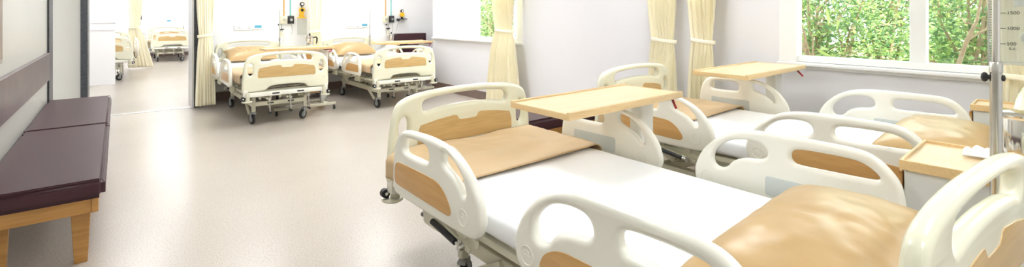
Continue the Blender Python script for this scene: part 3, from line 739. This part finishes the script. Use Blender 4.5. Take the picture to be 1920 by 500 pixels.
for k in range(-2, 44):
    z = .03+k*.0085
    if z < .01: continue
    Lg = .026 if (k % 6 == 4) else .012
    sc.box(-.058, -.058+Lg*.6, -.0012, -.0004, z, z+.0012); sc.box(.085, .097, -.0012, -.0004, z, z+.0010)
for z in (.064, .1135, .163, .2125, .262): sc.box(-.040, -.021, -.0012, -.0004, z-.0008, z+.0008)
sc.build('scale_marks', M['ink'], o, False)
fm = Matrix.Rotation(PI/2, 4, 'X')
for z, s_ in ((.064, '500'), (.1135, '1000'), (.163, '1500')):
    text_mesh(s_, .0145, M['ink'], 'scale_number', o, Matrix.Translation((-.019, -.0012, z)) @ fm)
text_mesh('c.c.', .014, M['ink'], 'scale_unit', o, Matrix.Translation((-.014, -.0012, .050)) @ fm)
bq = MB(); bq.box(-.062, -.028, -.112, -.08, .285, .32, .004, 1); bq.cyl((-.045, -.09, .30), (-.045, .002, .30), .008); bq.build('hanging_bracket', M['black'], o)
vv = MB(); vv.cyl((.012, .04, .185), (.012, .04, .235), .012, n=14); vv.cyl((.0, .04, .205), (.028, .04, .205), .006); vv.sphere((.028, .04, .085), .016, (1, .6, 1.2)); vv.build('float_valve', M['label'], o)

# ---------------------------------------------------------------- service points on the back walls
def service(xs, Y, k, where, yellowz=0, grp='wall services'):
    """xs: x of socket, screen, orange pipe, teal pipe, regulator ; k size factor"""
    xa, xb, xc, xd, xe = xs
    o = empty('socket_panel', (xa, Y, 1.10)); tag(o, 'white socket plate on the wall %s' % where, 'socket', 'white socket plates')
    p = MB().box(-.14, .14, -.014, 0, -.04, .04, .004, 1).build('plate', M['metalwhite'], o)
    for sx in (-.07, .07):
        q = MB()
        for dx, dz in ((0, .014), (-.012, -.008), (.012, -.008)): q.box(sx+dx-.004, sx+dx+.004, -.0155, -.014, dz-.005, dz+.005)
        q.build('socket_holes', M['ink'], p, False)
    o = empty('call_unit', (xb, Y, 1.115)); tag(o, 'blue screened call unit on the wall %s' % where, 'call unit', 'nurse call units')
    MB().box(-.075, .075, -.02, 0, -.04, .04, .004, 1).build('housing', M['metalwhite'], o); MB().box(-.05, .05, -.022, -.02, -.022, .022).build('screen', M['screen'], o, False)
    MB().tube([(0, -.008, -.04), (.002, -.012, -.12), (0, -.01, -.25)], .003, 6).build('cord', M['metalwhite'], o)
    for x, m, nm in ((xc, 'orange', 'orange'), (xd, 'teal', 'teal')):
        q = MB().cyl((x, Y-.02, 1.27), (x, Y-.02, HC), .011, n=12).build('gas_pipe', M[m]); tag(q, 'thin %s gas pipe on the wall %s' % (nm, where), 'pipe', 'gas pipes')
    o = empty('gas_outlet', (xc, Y, 1.22)); tag(o, 'cream gas outlet under orange pipe %s' % where, 'gas outlet')
    MB().box(-.055, .045, -.05, 0, -.06, .06, .006, 2).build('housing', M['creambox'], o); MB().cyl((0, -.05, 0), (0, -.07, 0), .025).build('socket_ring', M['steel'], o)
    o = empty('gas_outlet', (xd, Y, 1.22)); tag(o, 'black gas outlet under teal pipe %s' % where, 'gas outlet')
    MB().box(-.04, .05, -.055, 0, -.065, .065, .006, 2).build('housing', M['black'], o); MB().cyl((0, -.055, 0), (0, -.08, 0), .022).build('socket_ring', M['steel'], o)
    MB().tube([(0, -.07, -.05), (.01, -.07, -.12), (.02, -.06, -.18), (.01, -.05, -.24)], .006, 6).build('hose', M['jar'], o)
    return
service((1.525, 1.72, 2.10, 2.20, 2.36), BY, 1, 'behind the bed beside the doorway curtain')
service((3.28, 3.47, 3.88, 3.99, 4.1), BY, 1, 'behind the far corner bed')
service((1.12, 1.26, .41, .53, .7), 18.55, 1, 'at the far end beyond the doorway')
service((-.35, -.13, -1.2, -1.3, -1), 18.55, 1, 'above the bed half hidden by the cross wall')
def flowmeter(x, z, lab, Y=BY):
    o = empty('flowmeter', (x, Y, z)); tag(o, lab, 'flowmeter')
    MB().cyl((0, -.055, 0), (0, -.055, -.10), .010).cyl((0, 0, -.02), (0, -.055, -.02), .008).sphere((0, -.055, -.12), .02).build('valve_body', M['steel'], o)
    MB().box(-.035, .035, -.075, -.035, -.105, -.085, .005, 1).cyl((-.03, -.055, -.02), (-.05, -.055, -.02), .014).build('valve_knob', M['black'], o)
    MB().cyl((0, -.055, -.13), (0, -.055, -.21), .018, n=14).build('humidifier_bottle', M['creambox'], o)
flowmeter(2.055, 1.16, 'small black flowmeter left of the yellow regulator with the clear jar')
flowmeter(3.915, 1.14, 'small black flowmeter under the gas outlets behind the far corner bed')
def regulator(x, z, lab, s=1):
    o = empty('suction_regulator', (x, BY, z)); tag(o, lab, 'suction regulator')
    MB().cyl((0, -.03, .05*s), (0, -.075, .05*s), .045*s, n=20, bev=.006).box(-.03*s, .03*s, -.07, 0, -.08*s, .04*s, .006, 2).box(-.07*s, .07*s, -.085, -.02, -.085*s, -.065*s, .006, 2).build('regulator_body', M['yellow'], o)
    MB().cyl((0, -.075, .05*s), (0, -.08, .05*s), .024*s, n=18).cyl((0, -.05, .15*s), (0, -.085, .15*s), .034*s, n=18).cyl((0, -.05, .09*s), (0, -.05, .13*s), .01).build('gauge', M['black'], o)
    MB().cyl((0, -.085, .15*s), (0, -.088, .15*s), .02*s, n=18).build('gauge_face', M['paper'], o)
    j = MB().box(-.065*s, .065*s, -.11, -.01, -.36*s, -.10*s, .006, 2).build('collection_jar', M['jar'], o)
    q = MB()
    for k in range(9): q.box(-.06*s, .06*s, -.1115, -.1105, (-.34+.026*k)*s, (-.34+.026*k)*s+.002)
    q.build('scale_marks', M['wheelgrey'], j, False)
regulator(2.37, 1.33, 'yellow suction regulator with clear jar beside the curtain between the back beds')
o = empty('suction_regulator', (4.20, BY, 1.22)); tag(o, 'yellow regulator on a black shelf bracket above the maroon bench back', 'suction regulator')
MB().box(-.09, .09, -.10, 0, -.005, .01, .003, 1).box(-.09, -.06, -.08, -.0, -.035, -.005, .003, 1).cyl((0, -.05, .01), (0, -.05, .05), .02).cyl((0, -.04, .155), (0, -.075, .155), .03, n=18).build('shelf_bracket', M['black'], o)
MB().cyl((0, -.03, .085), (0, -.08, .085), .045, n=20, bev=.006).build('regulator_body', M['yellow'], o)
MB().cyl((0, -.08, .155), (0, -.083, .155), .018, n=16).build('gauge_face', M['paper'], o)
MB().tube([(-.06, -.05, -.03), (-.10, -.05, -.12), (-.11, -.05, -.20), (-.13, -.05, -.22)], .005, 6).build('hose', M['jar'], o)

# ---------------------------------------------------------------- garden behind the windows
gr = MB().box(WX+.3, 30, -12, 20, -.35, -.25).build('ground', M['earth'], smooth=False); struct(gr)
def leaf(bm, p, d, n, L, w):
    s = d.cross(n).normalized(); 
    a = bm.verts.new(p); b = bm.verts.new(p+d*L*.45+s*w/2-n*w*.15); c = bm.verts.new(p+d*L); e = bm.verts.new(p+d*L*.45-s*w/2-n*w*.15); m_ = bm.verts.new(p+d*L*.5+n*w*.08)
    for f in ((a, b, m_), (b, c, m_), (c, e, m_), (e, a, m_)): bm.faces.new(f)
def shrub_meshes(seed, R, Hh, N, LL, mats):
    rnd = random.Random(seed); bm = bmesh.new(); br = MB(); tips = []
    for k in range(9):
        a = rnd.uniform(0, 2*PI); rad = R*rnd.uniform(.2, .85); top = Hh*rnd.uniform(.65, 1)
        p0 = Vector((rnd.uniform(-.12, .12), rnd.uniform(-.12, .12), 0)); p3 = Vector((rad*math.cos(a), rad*math.sin(a), top))
        pts = [p0.lerp(p3, t)+Vector((rnd.uniform(-.06, .06), rnd.uniform(-.06, .06), .12*math.sin(t*PI))) for t in (0, .2, .4, .6, .8, 1)]
        br.tube(pts, [.028, .024, .019, .014, .010, .005], 6); tips += pts[2:]
        for q in range(3):
            b0 = pts[2+q]; b1 = b0+Vector((rnd.uniform(-.35, .35), rnd.uniform(-.35, .35), rnd.uniform(.05, .4)))
            br.tube([b0, b0.lerp(b1, .5)+Vector((0, 0, .03)), b1], [.010, .007, .003], 5); tips += [b1, b0.lerp(b1, .6)]
    clumps = [t+Vector((rnd.gauss(0, .12), rnd.gauss(0, .12), rnd.gauss(0, .12))) for t in tips for _ in range(2)]
    for k in range(60): 
        a = rnd.uniform(0, 2*PI); q = R*rnd.uniform(.5, 1); clumps.append(Vector((q*math.cos(a), q*math.sin(a), Hh*rnd.uniform(.08, .95))))
    mi = []
    for i in range(N):
        c = rnd.choice(clumps); p = c+Vector((rnd.gauss(0, .10), rnd.gauss(0, .10), rnd.gauss(0, .09)))
        d = Vector((rnd.gauss(0, 1), rnd.gauss(0, 1), rnd.gauss(0, .6)-.2)).normalized(); n = (Vector((0, 0, 1))+Vector((rnd.gauss(0, .6), rnd.gauss(0, .6), 0))).normalized()
        n = (n-d*n.dot(d)).normalized(); s = rnd.uniform(.6, 1.25)
        leaf(bm, p, d, n, LL*s, LL*.5*s); x = rnd.choice((0, 0, 1, 1, 2)); mi += [x]*4
    me = bpy.data.meshes.new('foliage'); bm.faces.ensure_lookup_table()
    for f, x in zip(bm.faces, mi): f.material_index = x
    bm.to_mesh(me); bm.free()
    for m_ in mats: me.materials.append(m_)
    return me, br
def shrub(loc, R, Hh, N, LL, seed, lab, rot=0):
    o = empty('shrub', loc, rot); tag(o, lab, 'shrub', 'shrubs outside the windows')
    me, br = shrub_meshes(seed, R, Hh, N, LL, [M['leafA'], M['leafB'], M['leafC']])
    link('foliage', me, o, smooth=False); br.build('branches', M['bark'], o)
    return o
shrub((6.05, 1.80, -.25), .5, 2.4, 5200, .062, 1, 'small leaved green shrub seen through the left pane of the big window')
shrub((6.05, .55, -.25), .5, 2.5, 5200, .062, 2, 'green shrub with brown branches behind the forked trunk outside the big window')
shrub((6.0, -.75, -.25), .5, 2.2, 2000, .08, 3, 'loose green shrub nearest the right end of the big window')
shrub((8.0, 3.15, -.25), .7, 3.0, 6000, .075, 4, 'pale green bush farther out at the left of the big window')
shrub((7.5, 1.62, -.25), .7, 3.0, 6000, .075, 5, 'pale green bush farther out behind the middle of the big window')
shrub((9.9, 3.6, -.25), .95, 3.3, 6000, .10, 9, 'tall background bush behind the left of the big window')
shrub((9.9, 1.3, -.25), .95, 3.3, 6000, .10, 10, 'tall background bush behind the right of the big window')
shrub((6.3, 8.4, -.25), .7, 2.7, 4200, .07, 6, 'green shrub seen through the clear pane of the small window')
shrub((8.6, 11.3, -.25), 1.1, 3.2, 4200, .11, 7, 'larger bush behind the shrub outside the small window')
shrub((5.12, 1.74, -.25), .16, 1.42, 50, .20, 8, 'broad leaved plant with big yellow green leaves at the left of the big window')
t = MB(); t.tube([(5.25, .72, -.3), (5.25, .66, .6), (5.25, .619, .91), (5.25, .571, 1.10), (5.25, .516, 1.25), (5.25, .492, 1.42), (5.25, .44, 1.9)], [.022, .018, .016, .015, .011, .009, .006], 8); t.tube([(5.25, .571, 1.10), (5.24, .52, 1.14), (5.22, .46, 1.19), (5.22, .42, 1.3)], [.011, .009, .007, .004], 8)
tag(t.build('tree_trunk', M['bark']), 'bare forked brown trunk in front of the leaves behind the right pane', 'tree trunk')
